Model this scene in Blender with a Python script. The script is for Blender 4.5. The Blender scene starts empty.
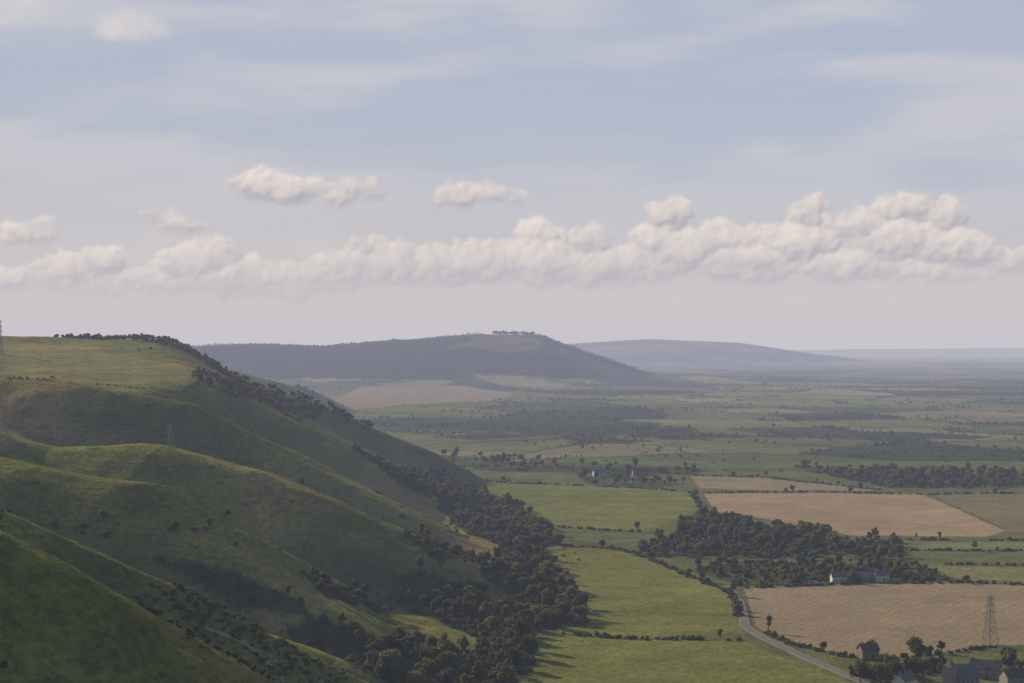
import bpy, math, numpy as np, random, time
from mathutils import Vector
T0=time.time()
random.seed(4); rng=np.random.default_rng(7)
F=1900.0; HZ=345.0; CU=512.0; EYE=150.0
scene=bpy.context.scene
try:
    scene.view_settings.view_transform='Standard'; scene.view_settings.look='None'; scene.view_settings.exposure=0
except Exception: pass
# ------------------------------------------------------------ noise
def _h(ix,iy,s):
    n=(ix.astype(np.int64)*374761393+iy.astype(np.int64)*668265263+s*1442695041)&0xffffffff
    n=((n^(n>>13))*1274126177)&0xffffffff
    n=(n^(n>>16))&0xffffffff
    return n/4294967295.0
def vn(x,y,s=0):
    ix=np.floor(x);iy=np.floor(y);fx=x-ix;fy=y-iy
    fx=fx*fx*(3-2*fx);fy=fy*fy*(3-2*fy)
    a=_h(ix,iy,s);b=_h(ix+1,iy,s);c=_h(ix,iy+1,s);d=_h(ix+1,iy+1,s)
    return (a*(1-fx)+b*fx)*(1-fy)+(c*(1-fx)+d*fx)*fy-0.5
def fbm(x,y,sc,o=4,s=0):
    r=0;a=1;t=0
    for i in range(o):
        r=r+a*vn(x/sc+i*17.3,y/sc+i*5.1,s+i);t+=a;a*=.5;sc=sc*.5
    return r/t*2
def ss(a,b,x):
    t=np.clip((x-a)/(b-a),0,1);return t*t*(3-2*t)
# ------------------------------------------------------------ survey
def W3(u,v,d): return ((u-CU)/F*d, d, EYE-(v-HZ)*d/F)
def G(u,v,z=0.0):
    d=(EYE-z)*F/(v-HZ); return ((u-CU)/F*d,d)
RIDGES=[
 # points, slope on the near side, slope on the far side, rounding
 ([(-620,2300,160),(-440,2200,151),(-334,2120,121),(-212,2100,86),(-80,2080,36),(-10,2050,-6)],.50,.42,25),
 ([(-440,1790,122),(-330,1760,119),(-255,1735,100),(-190,1715,76),(-118,1700,42),(-60,1690,14),(0,1680,-10)],.62,.42,20),
 ([(-600,1560,138),(-430,1520,126),(-357,1500,121),(-251,1470,103),(-194,1450,81),(-122,1420,49),(-46,1390,16),(10,1380,-8)],.78,.40,24),
 ([(-270,1335,80),(-200,1330,58),(-130,1315,36),(-70,1300,14),(0,1290,-6)],.55,.38,18),
 ([(-700,1180,148),(-420,1200,116),(-298,1205,88),(-216,1200,87),(-156,1180,73),(-99,1160,50),(-37,1140,26),(30,1120,-6)],.78,.38,28),
 ([(-600,960,148),(-380,990,112),(-269,1000,92),(-181,950,78),(-136,920,57),(-100,900,37),(-50,880,14),(0,860,-6)],.82,.46,22),
 ([(-330,830,90),(-230,835,64),(-165,825,44),(-110,815,26),(-50,810,8),(0,805,-6)],.60,.40,13),
 ([(-500,640,150),(-300,680,120),(-189,700,91),(-120,715,58),(-47,735,20),(0,745,-4)],.74,.48,16),
 ([(-420,420,150),(-240,480,130),(-135,505,99),(-100,510,81),(-66,515,60),(-20,525,28),(20,535,0)],.56,.56,13),
 ([(-500,-200,150),(-200,-120,149),(0,-10,148),(60,-120,140),(300,-300,120)],.45,.45,6),
]
def px(pts,d): return [W3(u,v,d) for u,v in pts]
FAR=[
 (px([(-150,352),(100,348),(170,346),(250,344),(330,345),(400,339),(480,335),(540,336),(575,348),(620,364),(665,377)],8000),.16,150),
 (px([(430,352),(500,348),(570,344),(650,339),(740,343),(810,353),(900,364)],16000),.10,300),
 (px([(640,356),(780,350),(900,349),(1000,348),(1300,350)],28000),.08,500),
 (px([(560,350),(700,349),(800,350),(1000,352)],38000),.08,500),
]
XF=([-1000,400,700,905,1118,1400,1629,2280,3000,4000,9000],[-30,-20,-15,0,40,50,30,-50,-200,-600,-3000])
def xf(y): return np.interp(y,*XF)
def ridge(x,y,pts,k,k2,a):
    best=np.full(x.shape,1e18);zz=np.zeros(x.shape);sg=np.zeros(x.shape)
    for (x0,y0,z0),(x1,y1,z1) in zip(pts[:-1],pts[1:]):
        dx=x1-x0;dy=y1-y0;t=np.clip(((x-x0)*dx+(y-y0)*dy)/(dx*dx+dy*dy),0,1)
        ex=x-x0-t*dx;ey=y-y0-t*dy
        d=ex*ex+ey*ey
        m=d<best;best=np.where(m,d,best);zz=np.where(m,z0+t*(z1-z0),zz);sg=np.where(m,ey,sg)
    kk=k2+(k-k2)*ss(12,-12,sg)
    return zz-kk*(np.sqrt(best+a*a)-a)
def smax(a,b,w): return np.maximum(a,b)+w*np.log1p(np.exp(-np.abs(a-b)/w))
def Hnear(x,y):
    wx=x+16*fbm(x,y,190,2,31);wy=y+20*fbm(x,y,150,2,37)
    t=xf(y)-x+12*fbm(x,y,120,2,9)
    base=0
    for o in (-40,-20,0,20,40):
        base=base+np.interp(t+o,[0,60,150,250,400,540,3000],[0,3,9,22,74,148,152])/5
    base=base*(1-ss(2600,4200,y))
    xe=np.interp(y,[1400,1500,1700,1760,2200,2600],[-400,-350,-292,-290,-400,-480])
    q=x-xe; sp=np.where(q>60,q,9*np.log1p(np.exp(np.clip(q/9,-30,30))))
    zp=157-.07*np.maximum(0,2250-y)-.05*np.maximum(0,y-2250)-.5*sp-.3*np.maximum(0,1600-y)
    z=smax(base,zp,4.0)
    for pts,k,k2,a in RIDGES: z=smax(z,ridge(wx,wy,pts,k,k2,a),3.5)
    z=z-3.5*np.log(2)*np.exp(-np.maximum(z-2,0)/6)
    sc=ss(5,60,xf(y)-x)*(y<3000)
    gl=fbm(x*.32+40,y+.25*x,52,4,15)
    pl=ss(4,-14,zp-z+6)
    return z+sc*(2.4*fbm(x,y,60,5,5)+5.5*gl*pl)
def Hfar(x,y,z):
    z=z+ss(2400,3600,y)*(5*fbm(x,y,900,3,3)+3)
    for n,(pts,k,a) in enumerate(FAR):
        r=ridge(x,y,pts,k,k,a)
        if n==0: r=np.where(r>50,r,50*np.exp(np.clip((r-50)/50,-20,0)))
        r=r+np.clip(r/150,0,1)*(9*fbm(x,y,500,4,12)+ (12*fbm(x,y,220,3,15) if n==0 else 0))
        z=smax(z,r,6 if n==0 else 8)-(6*np.log(2)*np.exp(-np.abs(r-z)/6) if n==0 else 0)
    return z
def H(x,y):
    x=np.asarray(x,float);y=np.asarray(y,float);z=np.zeros(x.shape)
    m=y<4500
    if m.any(): z[m]=Hnear(x[m],y[m])
    m=y>2300
    if m.any(): z[m]=Hfar(x[m],y[m],z[m])
    return z+.5*fbm(x,y,40,2,6)
def hit(u,v):
    d=np.concatenate([np.linspace(150,3000,1500),np.geomspace(3001,20000,600)])
    x=(u-CU)/F*d; zr=EYE-(v-HZ)/F*d
    m=H(x,d)>=zr
    i=int(np.argmax(m)) if m.any() else len(d)-1
    return (x[i],d[i])
def inpoly(x,y,poly):
    c=np.zeros(x.shape,bool);n=len(poly);j=n-1
    for i in range(n):
        xi,yi=poly[i];xj,yj=poly[j]
        if yi!=yj:
            c^=((yi>y)!=(yj>y))&(x<(xj-xi)*(y-yi)/(yj-yi)+xi)
        j=i
    return c
gx=np.arange(-720,130,6.0);gy=np.arange(280,2620,6.0);GX,GY=np.meshgrid(gx,gy);GZ=H(GX.ravel(),GY.ravel()).reshape(GX.shape)
LP=np.zeros_like(GZ);k3=3
LP[k3:-k3,k3:-k3]=(GZ[2*k3:,k3:-k3]+GZ[:-2*k3,k3:-k3]+GZ[k3:-k3,2*k3:]+GZ[k3:-k3,:-2*k3]-4*GZ[k3:-k3,k3:-k3])/18.0
def lapl(x,y):
    fx=np.clip((x-gx[0])/6,0,len(gx)-1.01);fy=np.clip((y-gy[0])/6,0,len(gy)-1.01);ix=fx.astype(int);iy=fy.astype(int);fx=fx-ix;fy=fy-iy
    return (LP[iy,ix]*(1-fx)+LP[iy,ix+1]*fx)*(1-fy)+(LP[iy+1,ix]*(1-fx)+LP[iy+1,ix+1]*fx)*fy
# ------------------------------------------------------------ field map
def FP(l,z=0): return [G(u,v,z) for u,v in l]
def HP(l): return [hit(u,v) for u,v in l]
GREEN=(.175,.185,.050);GREEN2=(.145,.158,.05);BROWN=(.335,.255,.17);BROWN2=(.285,.225,.15)
FIELDS=[
 (FP([(540,543),(618,546),(650,556),(728,588),(742,627),(640,633),(560,629),(520,580)]),GREEN,0.15),
 (FP([(480,632),(560,631),(640,636),(742,636),(790,655),(850,678),(920,700),(920,760),(380,760),(420,690)]),GREEN,0.15),
 (FP([(430,478),(520,481),(640,486),(690,490),(702,504),(668,520),(640,528),(560,524),(540,512)]),(.17,.188,.052),0.1),
 (FP([(704,491),(800,490),(922,492),(965,510),(1005,528),(985,534),(850,532),(760,515),(714,508)]),BROWN,.6),
 (FP([(930,491),(1120,491),(1120,532),(1012,529),(972,510)]),(.19,.165,.092),.5),
 (FP([(744,584),(850,581),(960,579),(1120,586),(1120,640),(1000,640),(900,652),(840,651),(790,640),(756,622)]),BROWN2,.7),
 (FP([(690,474),(760,475),(880,488),(780,488),(700,486)]),(.26,.21,.14),.5),
 (FP([(905,538),(1120,538),(1120,546),(905,546)]),(.18,.185,.08),.2),
 (FP([(905,548),(1120,549),(1120,560),(910,558)]),(.13,.15,.058),.2),
 (FP([(925,563),(1120,564),(1120,580),(960,576)]),(.20,.205,.09),.2),
 (FP([(445,466),(560,468),(690,472),(640,476),(520,475)]),GREEN2,.2),
]
WOODS=[ # polygons, m2 per tree, scale
 (FP([(632,553),(650,542),(672,533),(700,516),(716,515),(758,522),(850,537),(852,550),(800,556),(720,553)]),90,.85),
 (FP([(690,566),(735,558),(800,560),(900,560),(935,566),(950,577),(850,580),(740,582)]),120,.6),
 (FP([(850,538),(900,538),(905,560),(855,556)]),120,.65),
 (FP([(790,466),(900,470),(1120,474),(1120,485),(890,486)]),190,.9),
 (FP([(440,455),(520,462),(600,464),(700,468),(700,474),(560,471),(450,468)]),420,.8),
 (FP([(575,473),(640,476),(690,482),(650,486),(590,482)]),420,.8),
 (FP([(860,660),(905,655),(950,652),(950,668),(880,684),(850,676)]),70,.75),
 (FP([(995,660),(1120,645),(1120,700),(1030,680)]),90,.7),
]
SW=[ # woods on the slope and along its foot
 ([(438,500),(470,492),(520,510),(548,528),(560,545),(520,550),(470,535)],80,.8),
 ([(500,550),(540,548),(575,590),(592,625),(540,630),(520,600),(480,575)],80,.8),
 ([(395,585),(420,572),(480,588),(545,622),(530,645),(480,640),(400,608)],85,.75),
 ([(285,628),(330,622),(380,640),(430,650),(530,640),(535,668),(500,700),(420,700),(350,665)],85,.8),
 ([(455,505),(490,495),(455,478),(430,470),(420,480)],90,.7),
 ([(300,572),(400,578),(400,604),(330,600)],150,.5),
 ([(350,448),(420,466),(440,500),(405,490)],140,.5),
 ([(150,560),(240,576),(300,600),(318,625),(240,612)],190,.45),
 ([(400,535),(480,552),(500,575),(440,565)],130,.55),
]
SWW=[(HP(p),d,s) for p,d,s in SW]
def vor(x,y,sx=270,sy=400,s=50):
    x,y=x+130*fbm(x,y,600,2,201),y+190*fbm(x,y,600,3,203)
    th=.35;X=(x*math.cos(th)+y*math.sin(th))/sx;Y=(-x*math.sin(th)+y*math.cos(th))/sy
    ix=np.floor(X);iy=np.floor(Y)
    f1=np.full(x.shape,1e9);f2=np.full(x.shape,1e9);idv=np.zeros(x.shape)
    for i in (-1,0,1):
        for j in (-1,0,1):
            cx=ix+i;cy=iy+j
            qx=cx+.5+.95*(_h(cx,cy,s)-.5);qy=cy+.5+.95*(_h(cx,cy,s+1)-.5)
            d=np.sqrt((X-qx)**2+(Y-qy)**2);idn=_h(cx,cy,s+2)
            m=d<f1
            f2=np.where(m,f1,np.minimum(f2,d));f1=np.where(m,d,f1);idv=np.where(m,idn,idv)
    return idv,(f2-f1)*sx*.5
PAL=np.array([(.11,.13,.05),(.15,.16,.06),(.09,.11,.044),(.165,.17,.08),(.12,.135,.052),(.23,.20,.125),(.135,.155,.056),(.18,.17,.09),(.08,.10,.04),(.14,.15,.068)])
def woodcell(x,y,idv):
    return (idv>.86)|(fbm(x,y,520,4,77)>.24)
# ------------------------------------------------------------ terrain mesh
r=np.concatenate([np.geomspace(.05,300,70)[:-1],np.geomspace(300,3000,640)[:-1],np.geomspace(3000,50000,300)])
th=np.radians(np.concatenate([np.linspace(-180,-40,50)[:-1],np.linspace(-40,-17,90)[:-1],np.linspace(-17,17,980),np.linspace(17,40,50)[1:],np.linspace(40,180,50)[1:]]))
NR,NT=len(r),len(th)
X=(r[:,None]*np.sin(th)[None,:]).ravel();Y=(r[:,None]*np.cos(th)[None,:]).ravel()
Z=H(X,Y)
idv,edge=vor(X,Y)
col=PAL[(idv*997).astype(int)%len(PAL)].copy()
wc=woodcell(X,Y,idv)
col[wc]=(.055,.07,.034)
col[(edge<4)]=(.055,.07,.034)
mot=fbm(X,Y,230,4,140);col=col*(1+.4*mot*(Y>2400))[:,None]
till=np.zeros(len(X))
nearp=(Y<2450)&(Y>0)
col[nearp]=(.12,.14,.05)
fh=(Z>26)&(Y>5200)
tone=fbm(X,Y,400,5,88)
hc=np.array((.030,.040,.020))+(np.array((.12,.12,.062))-np.array((.030,.040,.020)))*ss(.05,.42,tone)[:,None]
col[fh]=hc[fh]
PF=[HP([(316,392),(360,387),(420,384),(470,387),(512,393),(505,400),(420,404),(340,406)]),HP([(470,374),(520,377),(572,384),(560,388),(500,385)]),
    HP([(375,384),(440,380),(455,383),(400,388)])]
for q,c in zip(PF,((.24,.21,.145),(.22,.215,.12),(.19,.19,.11))): col[inpoly(X,Y,q)&(Y>3500)]=c
for p,c,tl in FIELDS:
    m=inpoly(X,Y,p);col[m]=c;till[m]=tl
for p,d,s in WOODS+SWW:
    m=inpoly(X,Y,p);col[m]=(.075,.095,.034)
# scarp grassland
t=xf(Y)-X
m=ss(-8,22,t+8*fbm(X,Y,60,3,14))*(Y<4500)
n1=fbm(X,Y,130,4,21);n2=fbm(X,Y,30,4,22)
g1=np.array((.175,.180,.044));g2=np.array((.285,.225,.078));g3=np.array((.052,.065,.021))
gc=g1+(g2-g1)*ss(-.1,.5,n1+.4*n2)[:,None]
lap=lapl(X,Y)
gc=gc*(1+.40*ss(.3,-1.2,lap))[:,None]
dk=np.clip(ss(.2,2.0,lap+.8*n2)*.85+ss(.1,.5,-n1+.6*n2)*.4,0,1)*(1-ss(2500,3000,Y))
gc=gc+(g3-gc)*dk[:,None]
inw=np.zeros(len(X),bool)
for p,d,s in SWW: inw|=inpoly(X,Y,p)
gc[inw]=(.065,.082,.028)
pt=HP([(1,346),(90,350),(150,360),(203,378),(180,393),(90,384),(1,378)])
pt[0]=(-900,2300);pt[-1]=(-900,1540)
mp=inpoly(X,Y,pt);gc[mp]=np.array((.215,.205,.075))
fg=ss(640,560,Y)*(X<0); gc=gc*(1-.1*fg)[:,None]
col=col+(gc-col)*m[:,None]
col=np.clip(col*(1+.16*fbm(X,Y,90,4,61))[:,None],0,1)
me=bpy.data.meshes.new("ground")
me.vertices.add(len(X));me.vertices.foreach_set("co",np.stack([X,Y,Z],1).ravel())
i=np.arange(NR-1)[:,None]*NT+np.arange(NT-1)[None,:]
quads=np.stack([i,i+NT,i+NT+1,i+1],-1).reshape(-1,4)[:, ::-1]
def fill_mesh(me,quads):
    nq=len(quads)
    me.loops.add(nq*4);me.loops.foreach_set("vertex_index",quads.ravel().astype(np.int32))
    me.polygons.add(nq);me.polygons.foreach_set("loop_start",np.arange(0,nq*4,4,dtype=np.int32))
    try: me.polygons.foreach_set("loop_total",np.full(nq,4,dtype=np.int32))
    except Exception: pass
    me.polygons.foreach_set("use_smooth",np.ones(nq,bool))
    me.update(calc_edges=True)
fill_mesh(me,quads);nq=len(quads)
ca=me.attributes.new("landcover",'FLOAT_COLOR','POINT');ca.data.foreach_set("color",np.concatenate([col,np.ones((len(X),1))],1).ravel())
ta=me.attributes.new("tilled",'FLOAT','POINT');ta.data.foreach_set("value",till.astype(np.float32))
sa=me.attributes.new("scarp",'FLOAT','POINT');sa.data.foreach_set("value",(m*(~mp)).astype(np.float32))
if me.polygons[nq//2].normal.z<0: me.flip_normals()
ground=bpy.data.objects.new("ground",me);scene.collection.objects.link(ground)
print("ground",time.time()-T0)
# ------------------------------------------------------------ materials
def newmat(n):
    mt=bpy.data.materials.new(n);mt.use_nodes=True;nt=mt.node_tree;bs=nt.nodes["Principled BSDF"]
    bs.inputs["Roughness"].default_value=.95;bs.inputs["Specular IOR Level"].default_value=.08
    return mt,nt,bs
def N(nt,ty,**k):
    n=nt.nodes.new(ty)
    for a,b in k.items(): setattr(n,a,b)
    return n
def mixc(nt,bt,fac,a,b):
    n=N(nt,"ShaderNodeMix",data_type='RGBA',blend_type=bt)
    for s,v in ((0,fac),(6,a),(7,b)):
        if hasattr(v,"is_output"): nt.links.new(v,n.inputs[s])
        else: n.inputs[s].default_value=v if s==0 else (*v,1)
    return n.outputs[2]
def mth(nt,op,*v,clamp=False):
    n=N(nt,"ShaderNodeMath",operation=op);n.use_clamp=clamp
    for i_,q in enumerate(v):
        if hasattr(q,"is_output"): nt.links.new(q,n.inputs[i_])
        else: n.inputs[i_].default_value=q
    return n.outputs[0]
mt=bpy.data.materials.new("downland_and_fields");mt.use_nodes=True;nt=mt.node_tree;nt.nodes.remove(nt.nodes["Principled BSDF"])
bs=N(nt,"ShaderNodeBsdfDiffuse");nt.links.new(bs.outputs[0],nt.nodes["Material Output"].inputs["Surface"])
geo=N(nt,"ShaderNodeNewGeometry")
at=N(nt,"ShaderNodeAttribute",attribute_name="landcover");tl=N(nt,"ShaderNodeAttribute",attribute_name="tilled");sc_=N(nt,"ShaderNodeAttribute",attribute_name="scarp")
def noise(nt,scale,detail=5,vec=None,rough=.6):
    n=N(nt,"ShaderNodeTexNoise");n.inputs["Scale"].default_value=scale;n.inputs["Detail"].default_value=detail;n.inputs["Roughness"].default_value=rough
    nt.links.new(vec if vec else geo.outputs["Position"],n.inputs["Vector"]);return n.outputs["Fac"]
def mr(nt,v,a,b,c,d):
    n=N(nt,"ShaderNodeMapRange");nt.links.new(v,n.inputs[0])
    for i_,q in enumerate((a,b,c,d)): n.inputs[i_+1].default_value=q
    return n.outputs[0]
nf=noise(nt,.3,3,rough=.7);nm=noise(nt,.03,4)
v1=mr(nt,nf,.3,.7,.62,1.38);v2=mr(nt,nm,.3,.7,.76,1.24)
vv=mth(nt,'MULTIPLY',v1,v2)
wv=N(nt,"ShaderNodeTexWave",wave_type='BANDS',bands_direction='X');wv.inputs["Scale"].default_value=.05;wv.inputs["Distortion"].default_value=.6;wv.inputs["Detail"].default_value=1
mp_=N(nt,"ShaderNodeMapping");mp_.inputs["Rotation"].default_value=(0,0,.5);nt.links.new(geo.outputs["Position"],mp_.inputs[0]);nt.links.new(mp_.outputs[0],wv.inputs["Vector"])
tv=mth(nt,'MULTIPLY',mth(nt,'SUBTRACT',wv.outputs["Fac"],.5),mth(nt,'MULTIPLY',tl.outputs["Fac"],.25))
vv=mth(nt,'MULTIPLY',vv,mth(nt,'ADD',tv,1.0))
# ploughland and stubble are smoother than pasture
vv=mth(nt,'ADD',mth(nt,'MULTIPLY',mth(nt,'SUBTRACT',vv,1.0),mth(nt,'SUBTRACT',1.0,mth(nt,'MULTIPLY',tl.outputs["Fac"],.75))),1.0)
sx=N(nt,"ShaderNodeSeparateXYZ");nt.links.new(geo.outputs["Position"],sx.inputs[0])
zz=mth(nt,'ADD',sx.outputs[2],mth(nt,'MULTIPLY',nm,12.0))
tr=mth(nt,'SINE',mth(nt,'MULTIPLY',zz,2.3))
tr=mth(nt,'MULTIPLY',mth(nt,'MULTIPLY',tr,.07),sc_.outputs["Fac"])
vv=mth(nt,'MULTIPLY',vv,mth(nt,'ADD',tr,1.0))
cb=N(nt,"ShaderNodeVectorMath",operation='SCALE');nt.links.new(at.outputs["Color"],cb.inputs[0]);nt.links.new(vv,cb.inputs["Scale"])
sp=mr(nt,noise(nt,.11,5,rough=.8),.52,.62,0,1)
spf=mth(nt,'MULTIPLY',mth(nt,'MULTIPLY',sp,sc_.outputs["Fac"]),.58)
fin=mixc(nt,'MIX',spf,cb.outputs[0],(.058,.070,.024))
nt.links.new(fin,bs.inputs["Color"])
bp=N(nt,"ShaderNodeBump");bp.inputs["Strength"].default_value=.6;bp.inputs["Distance"].default_value=1.0
nt.links.new(nf,bp.inputs["Height"]);nt.links.new(bp.outputs[0],bs.inputs["Normal"])
me.materials.append(mt)
def leafmat(n,c1,c2):
    mt=bpy.data.materials.new(n);mt.use_nodes=True;nt=mt.node_tree;nt.nodes.remove(nt.nodes["Principled BSDF"])
    bs=N(nt,"ShaderNodeBsdfDiffuse")
    oi=N(nt,"ShaderNodeObjectInfo");g=N(nt,"ShaderNodeNewGeometry")
    nz=N(nt,"ShaderNodeTexNoise");nz.inputs["Scale"].default_value=.5;nz.inputs["Detail"].default_value=0;nt.links.new(g.outputs["Position"],nz.inputs["Vector"])
    f=mth(nt,'ADD',mth(nt,'MULTIPLY',oi.outputs["Random"],.8),mth(nt,'MULTIPLY',mth(nt,'SUBTRACT',nz.outputs["Fac"],.4),.9),clamp=True)
    c=mixc(nt,'MIX',f,c1,c2);nt.links.new(c,bs.inputs["Color"])
    tr=N(nt,"ShaderNodeBsdfTranslucent");nt.links.new(c,tr.inputs[0])
    ms=N(nt,"ShaderNodeMixShader");ms.inputs[0].default_value=.45
    nt.links.new(bs.outputs[0],ms.inputs[1]);nt.links.new(tr.outputs[0],ms.inputs[2])
    nt.links.new(ms.outputs[0],nt.nodes["Material Output"].inputs["Surface"]);return mt
LEAF=leafmat("broadleaf_foliage",(.075,.097,.028),(.26,.25,.064))
SCR=leafmat("hawthorn_foliage",(.070,.085,.028),(.19,.18,.055))
def plain(n,c,var=.2,sc=1.0,rough=.9):
    mt,nt,bs=newmat(n);g=N(nt,"ShaderNodeNewGeometry");nz=N(nt,"ShaderNodeTexNoise");nz.inputs["Scale"].default_value=sc;nz.inputs["Detail"].default_value=6
    nt.links.new(g.outputs["Position"],nz.inputs["Vector"])
    r_=mixc(nt,'MIX',nz.outputs["Fac"],tuple(q*(1-var) for q in c),tuple(min(1,q*(1+var)) for q in c))
    nt.links.new(r_,bs.inputs["Base Color"]);bs.inputs["Roughness"].default_value=rough;return mt
BARK=plain("bark",(.09,.07,.05),.3,3)
# ------------------------------------------------------------ trees
def ico(c,rad,seed):
    rs=np.random.default_rng(seed);vs=[];fs=[];nu,nv=8,5
    for j in range(1,nv):
        for k in range(nu):
            p=math.pi*j/nv;q=2*math.pi*k/nu;rr=rad*(.85+.3*rs.random())
            vs.append((c[0]+rr*math.sin(p)*math.cos(q),c[1]+rr*math.sin(p)*math.sin(q),c[2]+rr*math.cos(p)))
    for j in range(nv-2):
        for k in range(nu): fs.append((j*nu+k,(j+1)*nu+k,(j+1)*nu+(k+1)%nu,j*nu+(k+1)%nu))
    fs.append(tuple(range(nu)));fs.append(tuple(reversed([(nv-2)*nu+k for k in range(nu)])));return vs,fs
def tube(p0,p1,r0,r1,n=6):
    p0=Vector(p0);p1=Vector(p1);d=(p1-p0).normalized();a=d.orthogonal().normalized();b=d.cross(a);vs=[]
    for p,rr in ((p0,r0),(p1,r1)):
        for k in range(n):
            q=2*math.pi*k/n;vs.append(tuple(p+a*rr*math.cos(q)+b*rr*math.sin(q)))
    return vs,[(k,(k+1)%n,n+(k+1)%n,n+k) for k in range(n)]+[tuple(range(n,2*n))]
def maketree(name,seed,h=12,cr=4.6,cz=7.2,rz=4.6,nb=15,nl=80,ls=.85,trunk=True,mat=LEAF):
    rs=np.random.default_rng(seed);V=[];Fc=[];M=[]
    def add(vs,fs,m):
        o=len(V);V.extend(vs);Fc.extend([tuple(q+o for q in f) for f in fs]);M.extend([m]*len(fs))
    blobs=[]
    for k in range(nb):
        d=rs.normal(size=3);d/=np.linalg.norm(d);rr=rs.random()**.45*.72
        if d[2]<-.4: d[2]*=.5
        blobs.append((np.array([d[0]*cr*rr,d[1]*cr*rr,cz+d[2]*rz*rr]),cr*rs.uniform(.28,.45)))
    if trunk:
        add(*tube((0,0,-1.2),(0,0,cz*.55),.42,.3),1)
        for k in range(5):
            b=blobs[k][0];add(*tube((0,0,cz*rs.uniform(.35,.55)),tuple(b),.2,.06,5),1)
    for c,rb in blobs:
        add(*ico(c,rb*.74,int(rs.integers(1e6))),0)
        for k in range(nl):
            d=rs.normal(size=3);d/=np.linalg.norm(d)
            p=c+d*rb*rs.uniform(.78,1.18)
            nrm=d+rs.normal(size=3)*.55;nrm/=np.linalg.norm(nrm)
            a=np.cross(nrm,rs.normal(size=3));a/=np.linalg.norm(a);b=np.cross(nrm,a);s=ls*rs.uniform(.35,.75)
            add([tuple(p-a*s),tuple(p-b*s*.8),tuple(p+a*s),tuple(p+b*s*.8)],[(0,1,2,3)],0)
    m_=bpy.data.meshes.new(name);m_.from_pydata(V,[],Fc);m_.materials.append(mat);m_.materials.append(BARK)
    m_.polygons.foreach_set("material_index",M);m_.update()
    return bpy.data.objects.new(name,m_)
tc=bpy.data.collections.new("broadleaf_tree_kinds");bc=bpy.data.collections.new("bush_kinds");fc=bpy.data.collections.new("distant_tree_kinds")
specs=[(12,4.6,7.0,4.8,15),(13,4.0,8.0,5.2,14),(10,5.0,6.0,4.0,16),(12,4.2,7.2,4.4,13),(14,3.2,8.2,5.8,13),(9,4.4,5.4,3.8,14)]
for k,(h_,cr,cz,rz,nb) in enumerate(specs):
    tc.objects.link(maketree("broadleaf_tree_%s"%"abcdef"[k],k+10,h_,cr,cz,rz,nb))
for k,(h_,cr,cz,rz,nb) in enumerate(specs[:4]):
    fc.objects.link(maketree("small_crown_tree_%s"%"abcd"[k],k+70,h_,cr,cz*.85,rz,9,9,1.6))
for k in range(4): bc.objects.link(maketree("hawthorn_bush_%s"%"abcd"[k],k+40,3,2.0,1.2,1.4,7,22,.55,False,SCR))
def gn(coll):
    ng=bpy.data.node_groups.new("scatter_"+coll.name,'GeometryNodeTree')
    ng.interface.new_socket("Geometry",in_out='INPUT',socket_type='NodeSocketGeometry');ng.interface.new_socket("Geometry",in_out='OUTPUT',socket_type='NodeSocketGeometry')
    gi=ng.nodes.new("NodeGroupInput");go=ng.nodes.new("NodeGroupOutput");ip=ng.nodes.new("GeometryNodeInstanceOnPoints");ci=ng.nodes.new("GeometryNodeCollectionInfo")
    ci.inputs["Collection"].default_value=coll;ci.inputs["Separate Children"].default_value=True;ci.inputs["Reset Children"].default_value=True
    L=ng.links.new;L(gi.outputs[0],ip.inputs["Points"]);L(ci.outputs[0],ip.inputs["Instance"]);ip.inputs["Pick Instance"].default_value=True
    for nm,ty,sk in (("rot",'FLOAT_VECTOR',"Rotation"),("scl",'FLOAT_VECTOR',"Scale"),("kind",'INT',"Instance Index")):
        na=ng.nodes.new("GeometryNodeInputNamedAttribute");na.data_type=ty;na.inputs["Name"].default_value=nm;L(na.outputs["Attribute"],ip.inputs[sk])
    L(ip.outputs[0],go.inputs[0]);return ng
NGT=gn(tc);NGB=gn(bc);NGF=gn(fc)
def scatter(name,ng,x,y,s,nk,sink=.3,flat=1.0):
    x=np.asarray(x,float);y=np.asarray(y,float);n=len(x)
    if n==0:return
    z=H(x,y)-sink*s
    m_=bpy.data.meshes.new(name);m_.vertices.add(n);m_.vertices.foreach_set("co",np.stack([x,y,z],1).ravel())
    a=m_.attributes.new("rot",'FLOAT_VECTOR','POINT');rt=np.zeros((n,3));rt[:,2]=rng.uniform(0,6.28,n);rt[:,:2]=rng.normal(0,.05,(n,2));a.data.foreach_set("vector",rt.ravel())
    a=m_.attributes.new("scl",'FLOAT_VECTOR','POINT');sv=np.stack([s*rng.uniform(.85,1.2,n),s*rng.uniform(.85,1.2,n),s*rng.uniform(.8,1.15,n)*flat],1);a.data.foreach_set("vector",sv.ravel())
    a=m_.attributes.new("kind",'INT','POINT');a.data.foreach_set("value",rng.integers(0,nk,n).astype(np.int32))
    o=bpy.data.objects.new(name,m_);scene.collection.objects.link(o);md=o.modifiers.new("scatter",'NODES');md.node_group=ng
    print(name,n);return o
def fill(poly,dens):
    p=np.array(poly);lo=p.min(0);hi=p.max(0);n=int((hi-lo).prod()/dens)+1
    x=rng.uniform(lo[0],hi[0],n);y=rng.uniform(lo[1],hi[1],n);m=inpoly(x,y,poly);return x[m],y[m]
def line(pts,step,jit=1.2):
    xs=[];ys=[]
    for (x0,y0),(x1,y1) in zip(pts[:-1],pts[1:]):
        n=max(1,int(math.hypot(x1-x0,y1-y0)/step));q=rng.random(n);xs.append(x0+(x1-x0)*q+rng.normal(0,jit,n));ys.append(y0+(y1-y0)*q+rng.normal(0,jit,n))
    return np.concatenate(xs),np.concatenate(ys)
wx=[];wy=[];wsz=[]
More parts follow.
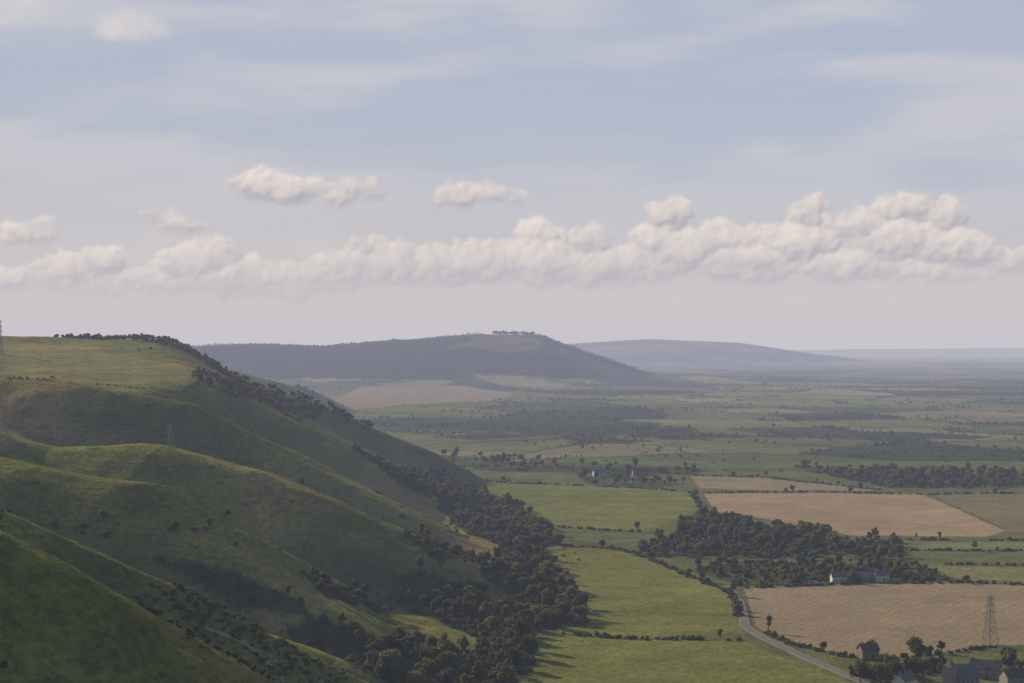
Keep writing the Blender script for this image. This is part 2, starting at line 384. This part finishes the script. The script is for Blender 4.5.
for p,d,s in WOODS+SWW:
    a,b=fill(p,d);k=rng.random(len(a))<.72+.8*fbm(a,b,45,2,400);a=a[k];b=b[k]
    wx.append(a);wy.append(b);wsz.append(s*rng.uniform(.5,1.35,len(a)))
scatter("woodland_trees",NGT,np.concatenate(wx),np.concatenate(wy),np.concatenate(wsz),6)
ux=[];uy=[]
for p,d,s in WOODS[:4]+WOODS[6:]+SWW:
    a,b=fill(p,d*.6);ux.append(a);uy.append(b)
ux=np.concatenate(ux);uy=np.concatenate(uy);scatter("woodland_understorey",NGB,ux,uy,rng.uniform(.8,1.8,len(ux)),4)
hx=[];hy=[]
HED=[[(540,543),(618,546),(650,556),(728,588)],[(560,630),(640,635),(742,636)],[(742,627),(736,600),(728,588)],[(744,584),(850,581),(960,579),(1120,586)],
 [(430,478),(520,481),(640,486),(690,490)],[(704,491),(800,490),(922,492),(1120,490)],[(905,537),(1120,537)],[(905,547),(1120,548)],[(910,561),(1120,562)],
 [(445,466),(560,468),(690,472)],[(690,474),(760,475),(880,488)],[(690,490),(702,506)],[(756,622),(790,640),(840,651),(900,653),(1000,642)],[(540,524),(600,527),(640,529)]]
for h_ in HED:
    a,b=line(FP(h_),1.7);hx.append(a);hy.append(b)
hx=np.concatenate(hx);hy=np.concatenate(hy)
k=fbm(hx,hy,60,2,411)>-.35;hx=hx[k];hy=hy[k]
scatter("hedgerow",NGB,hx,hy,rng.uniform(.45,1.1,len(hx)),4)
a,b=line(HP([(1,378),(50,380),(90,384),(140,389),(180,393),(194,386),(203,379)]),2.2,1.0);scatter("hilltop_hedge",NGB,a,b,rng.uniform(.25,.7,len(a)),4)
hx2=[];hy2=[]
for h_ in HED:
    a,b=line(FP(h_),40,2);hx2.append(a);hy2.append(b)
hx2=np.concatenate(hx2);hy2=np.concatenate(hy2)
scatter("hedgerow_trees",NGT,hx2,hy2,rng.uniform(.3,.75,len(hx2)),6)
# distant farmland trees
n=1300000
y=2350+rng.random(n)**.8*6000;x=rng.uniform(-.29,.30,n)*y
idv,edge=vor(x,y);wcl=woodcell(x,y,idv);rr=rng.random(n)
gap=fbm(x,y,140,3,55)>.04
hd=(edge<7)&(rr<.16)&gap
wd=wcl&(rr<.02)&(fbm(x,y,160,3,56)>-.1)
rd=(rr<.006)&(fbm(x,y,260,4,57)>.22)
k=(hd|wd|rd);x=x[k];y=y[k];hd=hd[k]&~wd[k]
k=(H(x,y)<60)&((x>xf(y)+5)|(y>4200))&((y>2500)|(x>0))
for q in PF:k&=~inpoly(x,y,q)
x=x[k];y=y[k];hd=hd[k]
sz=np.where(hd,rng.uniform(.15,.45,len(x))*np.where(rng.random(len(x))<.12,2,1),rng.uniform(.3,.8,len(x)))
scatter("distant_trees",NGF,x,y,sz,4)
x=rng.uniform(-80,95,90);y=rng.uniform(7950,8080,90);scatter("hilltop_beech_clump",NGF,x,y,rng.uniform(1.1,1.75,90),4)
x=rng.uniform(-1500,500,2600);y=7990+rng.normal(0,90,2600);k=fbm(x,y,260,3,5)>-.05;x=x[k];y=y[k];scatter("ridge_trees",NGF,x,y,rng.uniform(.4,.75,len(x)),4)
x=rng.uniform(-1500,520,16000);y=rng.uniform(6500,7950,16000);k=(H(x,y)>30)&(fbm(x,y,400,5,88)<.14)
for q in PF:k&=~inpoly(x,y,q)
x=x[k];y=y[k];scatter("hanger_wood",NGF,x,y,rng.uniform(.7,1.2,len(x)),4)
# scrub on the scarp
n=70000
x=rng.uniform(-480,60,n);y=rng.uniform(380,2250,n)
tt=xf(y)-x
lp=lapl(x,y)
cl=fbm(x,y,70,3,91)
pr=.004+.4*ss(.5,2.2,lp)*ss(-.2,.25,cl)*ss(560,760,y)+.45*ss(.36,.58,cl)
pr=pr*(tt>0)*~inpoly(x,y,pt)*(.12+.88*ss(340,80,tt))
k=rng.random(n)<pr*.6
x=x[k];y=y[k];scatter("hillside_scrub",NGB,x,y,rng.uniform(.3,1.3,len(x))**1.2,4)
k=(rng.random(len(x))<.10)&(xf(y)-x<220);scatter("combe_trees",NGT,x[k]+2,y[k],rng.uniform(.3,.6,k.sum()),6)
xs=[];ys=[]
for pl,dn in (([(-560,2290),(-500,2240),(-440,2205),(-400,2165),(-340,2125),(-330,2200),(-380,2260),(-520,2320)],38),([(-345,2130),(-280,2105),(-205,2100),(-150,2095),(-150,2060),(-210,2050),(-290,2050),(-335,2080)],50),
   (HP([(186,376),(206,374),(240,388),(300,404),(320,410),(280,412),(230,400)]),60)):
    a,b=fill(pl,dn);xs.append(a);ys.append(b)
xs=np.concatenate(xs);ys=np.concatenate(ys);scatter("rim_thicket",NGT,xs,ys,rng.uniform(.3,.65,len(xs)),6)
x=rng.uniform(-210,-30,9000);y=rng.uniform(400,730,9000)
k=(fbm(x,y,40,4,4)+.12*rng.random(9000)>.30)&(rng.random(9000)<.8);x=x[k];y=y[k];scatter("foreground_scrub",NGB,x,y,rng.uniform(.22,.85,len(x))**1.2,4)
print("scatter",time.time()-T0)
# ------------------------------------------------------------ roads
ROAD=plain("worn_asphalt",(.17,.16,.15),.2,.4);TRK=plain("chalk_track",(.30,.27,.20),.35,.3)
def ribbon(name,pts,w,mat,up=.35):
    P=[]
    for (x0,y0),(x1,y1) in zip(pts[:-1],pts[1:]):
        n=max(2,int(math.hypot(x1-x0,y1-y0)/4))
        for q in range(n): P.append((x0+(x1-x0)*q/n,y0+(y1-y0)*q/n))
    P.append(pts[-1]);P=np.array(P)
    for _ in range(12):P[1:-1]=(P[:-2]+2*P[1:-1]+P[2:])/4
    T=np.gradient(P,axis=0);T/=np.linalg.norm(T,axis=1)[:,None];Nn=np.stack([-T[:,1],T[:,0]],1)
    V=[];zc=H(P[:,0],P[:,1])
    for s in (-w/2-.4,-w/2,w/2,w/2+.4):
        Q=P+Nn*s;z=np.maximum(H(Q[:,0],Q[:,1]),zc)+ (up if abs(s)<=w/2 else -.3);V.append(np.stack([Q[:,0],Q[:,1],z],1))
    n=len(P);V=np.concatenate(V);fs=[(j*n+i_,j*n+i_+1,(j+1)*n+i_+1,(j+1)*n+i_) for j in range(3) for i_ in range(n-1)]
    m_=bpy.data.meshes.new(name);m_.from_pydata(V.tolist(),[],fs);m_.materials.append(mat);o=bpy.data.objects.new(name,m_);scene.collection.objects.link(o)
ribbon("country_road",FP([(728,582),(740,598),(744,612),(745,622),(765,634),(800,650),(850,672),(900,692)]),5.5,ROAD)
ribbon("chalk_track",HP([(205,632),(235,640),(258,650),(270,664),(285,683)]),1.6,TRK)
ribbon("chalk_track",HP([(285,575),(298,584),(312,590)]),1.8,TRK)
# ------------------------------------------------------------ buildings
BR=plain("brick_wall",(.24,.18,.14),.25,2);FL=plain("flint_wall",(.28,.26,.23),.25,2);WH=plain("white_render",(.62,.60,.56),.06,1);TI=plain("clay_tiles",(.15,.105,.085),.3,2);SL=plain("slate_roof",(.17,.165,.17),.2,2);GL=plain("window_glass",(.03,.035,.04),.1,1,.15);DR=plain("painted_door",(.08,.12,.10),.1,1,.5);WF=plain("white_paint",(.7,.7,.67),.05,1,.5)
def meshobj(name,V,Fs,mat,parent):
    m_=bpy.data.meshes.new(name);m_.from_pydata(V,[],Fs);m_.materials.append(mat);o=bpy.data.objects.new(name,m_);scene.collection.objects.link(o);o.parent=parent;return o
def box(V,Fs,x0,x1,y0,y1,z0,z1):
    o=len(V);V.extend([(x0,y0,z0),(x1,y0,z0),(x1,y1,z0),(x0,y1,z0),(x0,y0,z1),(x1,y0,z1),(x1,y1,z1),(x0,y1,z1)])
    Fs.extend([tuple(q+o for q in f) for f in ((0,3,2,1),(4,5,6,7),(0,1,5,4),(1,2,6,5),(2,3,7,6),(3,0,4,7))])
def gable(par,L_,Wd,eh,rh,wall,roof,pre="",ox=0,oy=0):
    l=L_/2;w=Wd/2
    V=[(-l,-w,-1.5),(l,-w,-1.5),(l,w,-1.5),(-l,w,-1.5),(-l,-w,eh),(l,-w,eh),(l,w,eh),(-l,w,eh),(-l,0,eh+rh),(l,0,eh+rh)]
    V=[(a+ox,b+oy,c) for a,b,c in V]
    meshobj(pre+"walls",V,[(0,1,5,4),(2,3,7,6),(1,2,6,9,5),(3,0,4,8,7)],wall,par)
    ov=.4;k=rh/w;R=[]
    for s in (-1,1):
        for (yy,zz) in ((s*(w+ov),eh-k*ov+.12),(0,eh+rh+.12),(0,eh+rh+.34),(s*(w+ov),eh-k*ov+.34)):
            for xx in (-l-ov,l+ov): R.append((xx+ox,yy+oy,zz))
    Fs=[]
    for o in (0,8): Fs+=[(o,o+2,o+3,o+1),(o+4,o+6,o+7,o+5),(o,o+1,o+7,o+6),(o,o+6,o+4,o+2),(o+1,o+3,o+5,o+7)]
    meshobj(pre+"roof",R,Fs,roof,par)
def house(name,x,y,rot,L_=12,Wd=7.5,eh=5,rh=3,wall=BR,roof=TI,chim=True):
    e_=bpy.data.objects.new(name,None);scene.collection.objects.link(e_);z=float(H(np.array([x]),np.array([y]))[0]);e_.location=(x,y,z);e_.rotation_euler=(0,0,rot)
    gable(e_,L_,Wd,eh,rh,wall,roof)
    V=[];Fs=[];V2=[];F2=[]
    for s in (-1,1):
        n=max(2,int(L_/3.2))
        for fl in ((1.0,2.2),(3.4,4.5)) if eh>4.4 else ((1.0,2.2),):
            for i_ in range(n):
                cx=-L_/2+(i_+.5)*L_/n
                ya,yb=(s*(Wd/2+.02),s*(Wd/2+.05));yc,yd=(s*(Wd/2+.001),s*(Wd/2+.018))
                box(V,Fs,cx-.5,cx+.5,min(ya,yb),max(ya,yb),fl[0],fl[1]);box(V2,F2,cx-.62,cx+.62,min(yc,yd),max(yc,yd),fl[0]-.12,fl[1]+.12)
    meshobj("windows",V,Fs,GL,e_);meshobj("window_frames",V2,F2,WF,e_)
    V=[];Fs=[];box(V,Fs,L_*.1-.5,L_*.1+.5,-Wd/2-.1,-Wd/2-.06,0,2.1);meshobj("door",V,Fs,DR,e_)
    if chim:
        V=[];Fs=[];box(V,Fs,-L_/2+.6,-L_/2+1.5,-.5,.5,eh+rh*.5,eh+rh+1.3);box(V,Fs,L_/2-1.5,L_/2-.6,-.45,.45,eh+rh*.5,eh+rh+1.2);meshobj("chimneys",V,Fs,BR,e_)
    return e_
x,y=G(708,548);house("white_farmhouse",x,y,.2,10,7,5.2,3,WH,SL)
for (u,v,ro,L_,W_,eh,rh,wl,rf,nm) in ((838,579,.1,9,6,4.0,2.8,WH,SL,"farmhouse"),(860,578,-.3,14,8,3.2,3.0,FL,SL,"barn"),(880,578,.5,10,6,4.2,2.6,WH,SL,"cottage"),
   (868,653,.3,9,6,4.6,2.6,BR,TI,"brick_house"),(985,672,-.4,13,7,4.6,3.2,FL,SL,"flint_house"),(1015,680,.3,12,7,4.6,3.0,FL,TI,"brick_house"),(905,684,.8,10,6,4.4,2.6,WH,SL,"white_cottage"),
   (600,474,.2,16,8,4.6,3,WH,SL,"white_house"),(640,473,.1,18,9,5,3.4,BR,TI,"brick_house"),(625,476,.9,12,7,4.6,3,FL,SL,"flint_cottage")):
    x,y=G(u,v);house(nm,x,y,ro,L_,W_,eh,rh,wl,rf,nm!="barn")
x,y=G(958,686);e_=bpy.data.objects.new("church",None);scene.collection.objects.link(e_);e_.location=(x,y,0);e_.rotation_euler=(0,0,.75)
gable(e_,15,7,4.6,4.2,FL,SL,"nave_",4,0)
V=[];Fs=[];box(V,Fs,-8.5,-4.1,-2.2,2.2,-1.5,9);box(V,Fs,-8.7,-3.9,-2.4,2.4,9.003,9.4)
for a in range(4):
    for s in (-1,1):
        box(V,Fs,-8.7+a*1.35,-8.0+a*1.35,min(s*2.4,s*2.1),max(s*2.4,s*2.1),9.4,10.0)
meshobj("tower",V,Fs,FL,e_)
V=[(-8.3,-2.0,9.41),(-4.3,-2.0,9.41),(-4.3,2.0,9.41),(-8.3,2.0,9.41),(-6.3,0,13)];meshobj("tower_cap",V,[(0,1,4),(1,2,4),(2,3,4),(3,0,4)],SL,e_)
V=[];Fs=[]
for a in range(4):
    for s in (-1,1): box(V,Fs,-1.5+a*3.4,-.7+a*3.4,min(s*3.52,s*3.55),max(s*3.52,s*3.55),1.2,3.6)
meshobj("windows",V,Fs,GL,e_)
# ------------------------------------------------------------ pylons
ST=plain("galvanised_steel",(.20,.20,.20),.1,1,.6)
def pylon(x,y,h=27,rot=.4,th_=.10):
    z=float(H(np.array([x]),np.array([y]))[0]);S=[]
    def c(zf):
        w=2.6*(1-zf)**1.3+.55;return [Vector((sx_*w,sy_*w,zf*h)) for sx_,sy_ in ((-1,-1),(1,-1),(1,1),(-1,1))]
    lv=[0,.16,.3,.42,.53,.63,.72,.8,.88,.95]
    for a,b in zip(lv[:-1],lv[1:]):
        A=c(a);B=c(b)
        for k_ in range(4):
            S.append((A[k_],B[k_],th_*1.3));S.append((A[k_],B[(k_+1)%4],th_*.7));S.append((A[(k_+1)%4],B[k_],th_*.7));S.append((B[k_],B[(k_+1)%4],th_*.7))
    top=Vector((0,0,h))
    for q in c(.95): S.append((q,top,th_))
    for zf,l in ((.63,4.0),(.77,3.5),(.9,3.0)):
        for s in (-1,1):
            tip=Vector((s*l,0,zf*h))
            for q in c(zf)[:4]:
                if q.x*s>0: S.append((q,tip,th_*.8));S.append((q+Vector((0,0,1.4)),tip,th_*.7))
            S.append((tip,tip-Vector((0,0,1.6)),th_*.8))
    V=[];Fs=[]
    for a,b,t_ in S:
        v,f=tube(a,b,t_,t_,4);o=len(V);V+=v;Fs+=[tuple(q+o for q in g) for g in f]
    m_=bpy.data.meshes.new("electricity_pylon");m_.from_pydata(V,[],Fs);m_.materials.append(ST);o=bpy.data.objects.new("electricity_pylon",m_);scene.collection.objects.link(o);o.location=(x,y,z-.2);o.rotation_euler=(0,0,rot)
x,y=G(990,640);pylon(x,y,26,.5)
x,y=hit(4,457);pylon(x,y,30,.5)
x,y=hit(171,452);pylon(x,y,17,.5,.08)
pylon((-1-CU)/F*2000,2000,38,.9,.25)
# ------------------------------------------------------------ haze
hm=bpy.data.materials.new("haze");hm.use_nodes=True;nt=hm.node_tree;nt.nodes.clear()
out=N(nt,"ShaderNodeOutputMaterial");ab=N(nt,"ShaderNodeVolumeAbsorption");em=N(nt,"ShaderNodeEmission");ad=N(nt,"ShaderNodeAddShader")
A=(.575,.555,.605);SG=(5.3e-5,5.8e-5,7.4e-5);D=SG[2]
ab.inputs["Density"].default_value=D;ab.inputs["Color"].default_value=(1-SG[0]/D,1-SG[1]/D,0,1)
em.inputs["Color"].default_value=(A[0]*SG[0]/(A[2]*SG[2]),A[1]*SG[1]/(A[2]*SG[2]),1,1);em.inputs["Strength"].default_value=A[2]*SG[2]  # volume emission stands in for daylight scattered by the air
nt.links.new(ab.outputs[0],ad.inputs[0]);nt.links.new(em.outputs[0],ad.inputs[1]);nt.links.new(ad.outputs[0],out.inputs["Volume"])
try: hm.cycles.emission_sampling='NONE'
except Exception as ex: print(ex)
V=[];Fs=[];box(V,Fs,-52000,52000,-3000,52000,-80,420)
m_=bpy.data.meshes.new("haze");m_.from_pydata(V,[],Fs);m_.materials.append(hm);o=bpy.data.objects.new("haze",m_);scene.collection.objects.link(o)
# ------------------------------------------------------------ sky dome with clouds (angles in 1/1900 rad units, u to the right, v down)
U1=np.arange(-420,1450,1.1);V1=np.arange(-330,380,1.1)
UU,VV=np.meshgrid(U1,V1);UU=UU.astype(float);VV=VV.astype(float)
WU=UU+8*fbm(UU,VV,24,5,301)+4*fbm(UU,VV,8,3,305);WV=VV+7*fbm(UU,VV,20,5,303)+4*fbm(UU,VV,8,3,307)
HH=np.zeros(UU.shape);BY=np.zeros(UU.shape)
MB=[(262,190,30,19),(298,193,32,18),(335,198,34,14),(362,191,22,19),(245,184,18,14),(350,186,16,13),
(455,199,24,15),(490,196,26,15),(515,200,18,11),(470,192,16,10),(158,218,16,12),(186,227,30,13),(170,221,16,11),(40,238,28,15),(24,244,18,11),(52,232,16,12),
(22,284,38,17),(75,276,34,24),(108,266,26,21),(100,288,44,17),(190,266,32,24),(215,260,30,24),(240,278,56,24),(300,282,56,23),(165,286,44,16),(140,282,30,15),
(370,248,26,18),(395,266,46,27),(345,272,46,24),(440,268,44,27),(480,264,38,27),(545,240,30,20),(538,266,48,28),(592,244,26,22),(602,269,58,25),(510,262,32,26),
(669,218,25,22),(655,244,30,22),(690,254,44,26),(640,266,50,24),(722,244,30,24),(742,264,58,24),(765,240,26,18),(808,214,19,21),(800,246,34,26),(832,228,22,17),(862,230,28,20),(890,212,22,16),(905,214,28,20),(940,220,26,19),(892,244,50,26),(942,252,40,24),(855,268,60,20),(970,256,28,20),(1000,266,34,17),(1030,262,30,18),(930,276,70,14),
(-40,285,50,15),(-110,270,40,22),(-190,280,60,18),(-280,268,40,24),(1060,268,40,16),(1120,255,40,22),(1190,262,50,22),(1270,250,40,24),(1350,270,50,18),(-60,200,40,15),(1130,190,40,16)]
du=1.1
for (u,v,rx,ry) in MB:
    base=v+ry*.75
    puffs=[(u,v,0,1.0)]
    nP=int(16+rx*ry/14)
    for q in range(nP):
        a=rng.uniform(0,2*math.pi);rr=math.sqrt(rng.random())
        if math.sin(a)<-.2: a=-a
        pr_=rng.uniform(.12,.40)*(1.1-.5*rr)
        puffs.append((u+math.cos(a)*rx*rr,v-math.sin(a)*ry*rr+ry*.1,math.sqrt(max(0,1-rr*rr))*ry*.6,pr_))
    for (pu,pv,pz,pr_) in puffs:
        ax=max(3.5,(rx if pr_==1 else ry*1.2)*pr_);ay=max(3.0,ry*pr_)
        i0=max(0,int((pu-ax*1.5-18-U1[0])/du));i1=min(len(U1),int((pu+ax*1.5+18-U1[0])/du)+1);j0=max(0,int((pv-ay*1.5-18-V1[0])/du));j1=min(len(V1),int((pv+ay*1.5+18-V1[0])/du)+1)
        if i1<=i0 or j1<=j0: continue
        a_=WU[j0:j1,i0:i1]-pu;b_=WV[j0:j1,i0:i1]-pv
        q2=1-(a_/ax)**2-(b_/ay)**2
        h_=np.where(q2>0,pz*ss(0,.5,q2)+ay*np.sqrt(np.maximum(q2,0))*(.75 if pr_==1 else 1),0)
        cut=ss(base+10,base-9,WV[j0:j1,i0:i1]);h_=h_*cut
        sub=HH[j0:j1,i0:i1];mm=h_>sub;BY[j0:j1,i0:i1]=np.where(mm,ss(base-ry*1.9,base,VV[j0:j1,i0:i1]),BY[j0:j1,i0:i1]);np.maximum(sub,h_,out=sub)
def blur(a,n):
    for _ in range(n):
        a=(np.roll(a,1,0)+2*a+np.roll(a,-1,0))/4;a=(np.roll(a,1,1)+2*a+np.roll(a,-1,1))/4
    return a
HB=blur(HH,3)
det=fbm(UU,VV,12,5,311);det2=fbm(UU,VV,60,5,318)
alpha=ss(0.3,13,HB+5.5*det*(HB>.2)+3.2*det2*(HB>.2))
alpha=alpha*np.clip(.92+.35*det2-.25*ss(268,298,VV),0,1)
alpha=np.clip(alpha,0,.92)
gu=np.gradient(HB,axis=1)/du;gv=np.gradient(HB,axis=0)/du
nn=np.sqrt(gu*gu+gv*gv+1.4)
L=np.array((-.62,-.62,.48));lm=(-gu*L[0]-gv*L[1]+L[2])/nn
lit=np.clip(.08+.52*lm+.42*(1-blur(BY,4))+.24*det+.14*det2,0,1)  # sunlit and shaded cloud sides, painted into the dome colour
c_lo=np.array((.425,.405,.445));c_hi=np.array((.88,.78,.69))
ccol=c_lo+(c_hi-c_lo)*lit[...,None]
hzmix=ss(240,300,VV)*.33
el_=(HZ-VV)
stops=np.array([-40,0,40,95,160,220,320,420,600]);
cs=np.array([(.58,.54,.53),(.615,.565,.54),(.61,.565,.545),(.555,.54,.565),(.48,.51,.60),(.43,.485,.61),(.42,.475,.605),(.38,.44,.59),(.28,.37,.58)])
bg=np.stack([np.interp(el_,stops,cs[:,k]) for k in range(3)],-1)
lr=ss(1100,-100,UU)[...,None]*ss(-50,250,VV)[...,None];bg=bg*(1+lr*np.array((.05,.015,-.04)))
cu_=UU+.35*VV
v_=fbm(cu_/6.5,VV+12*fbm(UU,VV,220,2,333),26,5,330)*.7+fbm(cu_/3,VV,120,4,340)*.65
vf=ss(-.2,.5,v_)*.7*ss(335,120,VV)
sf=np.zeros(UU.shape)
for (u,v,rx,ry,op) in [(12,10,90,42,.85),(125,36,46,18,.65),(770,153,34,8,.22),(-120,30,90,30,.6),(430,262,460,36,.2),(840,300,200,8,.2),(880,255,170,50,.3)]:
    q=1-((UU-u)/rx)**2-((VV-v)/ry)**2+1.2*fbm(UU,VV,40,5,350);sf=np.maximum(sf,ss(0,1.5,q)*op)
sk=bg+(np.array((.61,.60,.635))-bg)*vf[...,None]
sk=sk+(np.array((.75,.69,.655))-sk)*sf[...,None]
ccol=ccol+(bg-ccol)*hzmix[...,None]
sk=sk+(ccol-sk)*alpha[...,None]
az=(UU-CU)/F;el=(HZ-VV)/F;R=90000.0
P=np.stack([R*np.cos(el)*np.sin(az),R*np.cos(el)*np.cos(az),EYE+R*np.sin(el)],-1).reshape(-1,3)
ms_=bpy.data.meshes.new("sky");ms_.vertices.add(len(P));ms_.vertices.foreach_set("co",P.ravel())
nu_,nv_=len(U1),len(V1)
i=np.arange(nv_-1)[:,None]*nu_+np.arange(nu_-1)[None,:]
fill_mesh(ms_,np.stack([i,i+nu_,i+nu_+1,i+1],-1).reshape(-1,4))
ca=ms_.attributes.new("air",'FLOAT_COLOR','POINT');ca.data.foreach_set("color",np.concatenate([sk.reshape(-1,3),np.ones((len(P),1))],1).ravel())
sm=bpy.data.materials.new("sky_and_clouds");sm.use_nodes=True;nt=sm.node_tree;nt.nodes.clear()
out=N(nt,"ShaderNodeOutputMaterial");em=N(nt,"ShaderNodeEmission");aa=N(nt,"ShaderNodeAttribute",attribute_name="air")
nt.links.new(aa.outputs["Color"],em.inputs[0]);nt.links.new(em.outputs[0],out.inputs["Surface"])
try: sm.cycles.emission_sampling='NONE'
except Exception as ex: print(ex)
ms_.materials.append(sm);so_=bpy.data.objects.new("sky",ms_);scene.collection.objects.link(so_)
# ------------------------------------------------------------ sun + sky light
EL,AZ=math.radians(22),math.radians(-43)
l=Vector((math.cos(EL)*math.sin(AZ),math.cos(EL)*math.cos(AZ),math.sin(EL)))
sd=bpy.data.lights.new("sun",'SUN');sd.energy=5.0;sd.angle=math.radians(.5);sd.color=(1,.83,.57)
so=bpy.data.objects.new("sun",sd);scene.collection.objects.link(so);so.rotation_euler=l.to_track_quat('Z','Y').to_euler()
w=bpy.data.worlds.new("World");scene.world=w;w.use_nodes=True;nt=w.node_tree;nt.nodes.clear()
out=N(nt,"ShaderNodeOutputWorld")
sky=N(nt,"ShaderNodeTexSky",sky_type='NISHITA');sky.sun_disc=False;sky.sun_elevation=EL;sky.sun_rotation=AZ%(2*math.pi);sky.air_density=1.2;sky.dust_density=2.5
b1=N(nt,"ShaderNodeBackground");b1.inputs[1].default_value=.075;nt.links.new(sky.outputs[0],b1.inputs[0]);nt.links.new(b1.outputs[0],out.inputs[0])
# ------------------------------------------------------------ camera
cd=bpy.data.cameras.new("camera");cd.sensor_width=36;cd.lens=F/1024*36;cd.clip_start=.5;cd.clip_end=150000
co=bpy.data.objects.new("camera",cd);scene.collection.objects.link(co);co.location=(0,0,EYE);co.rotation_euler=(math.radians(90)+math.atan((HZ-341.5)/F),0,0)
scene.camera=co
print("total",time.time()-T0)
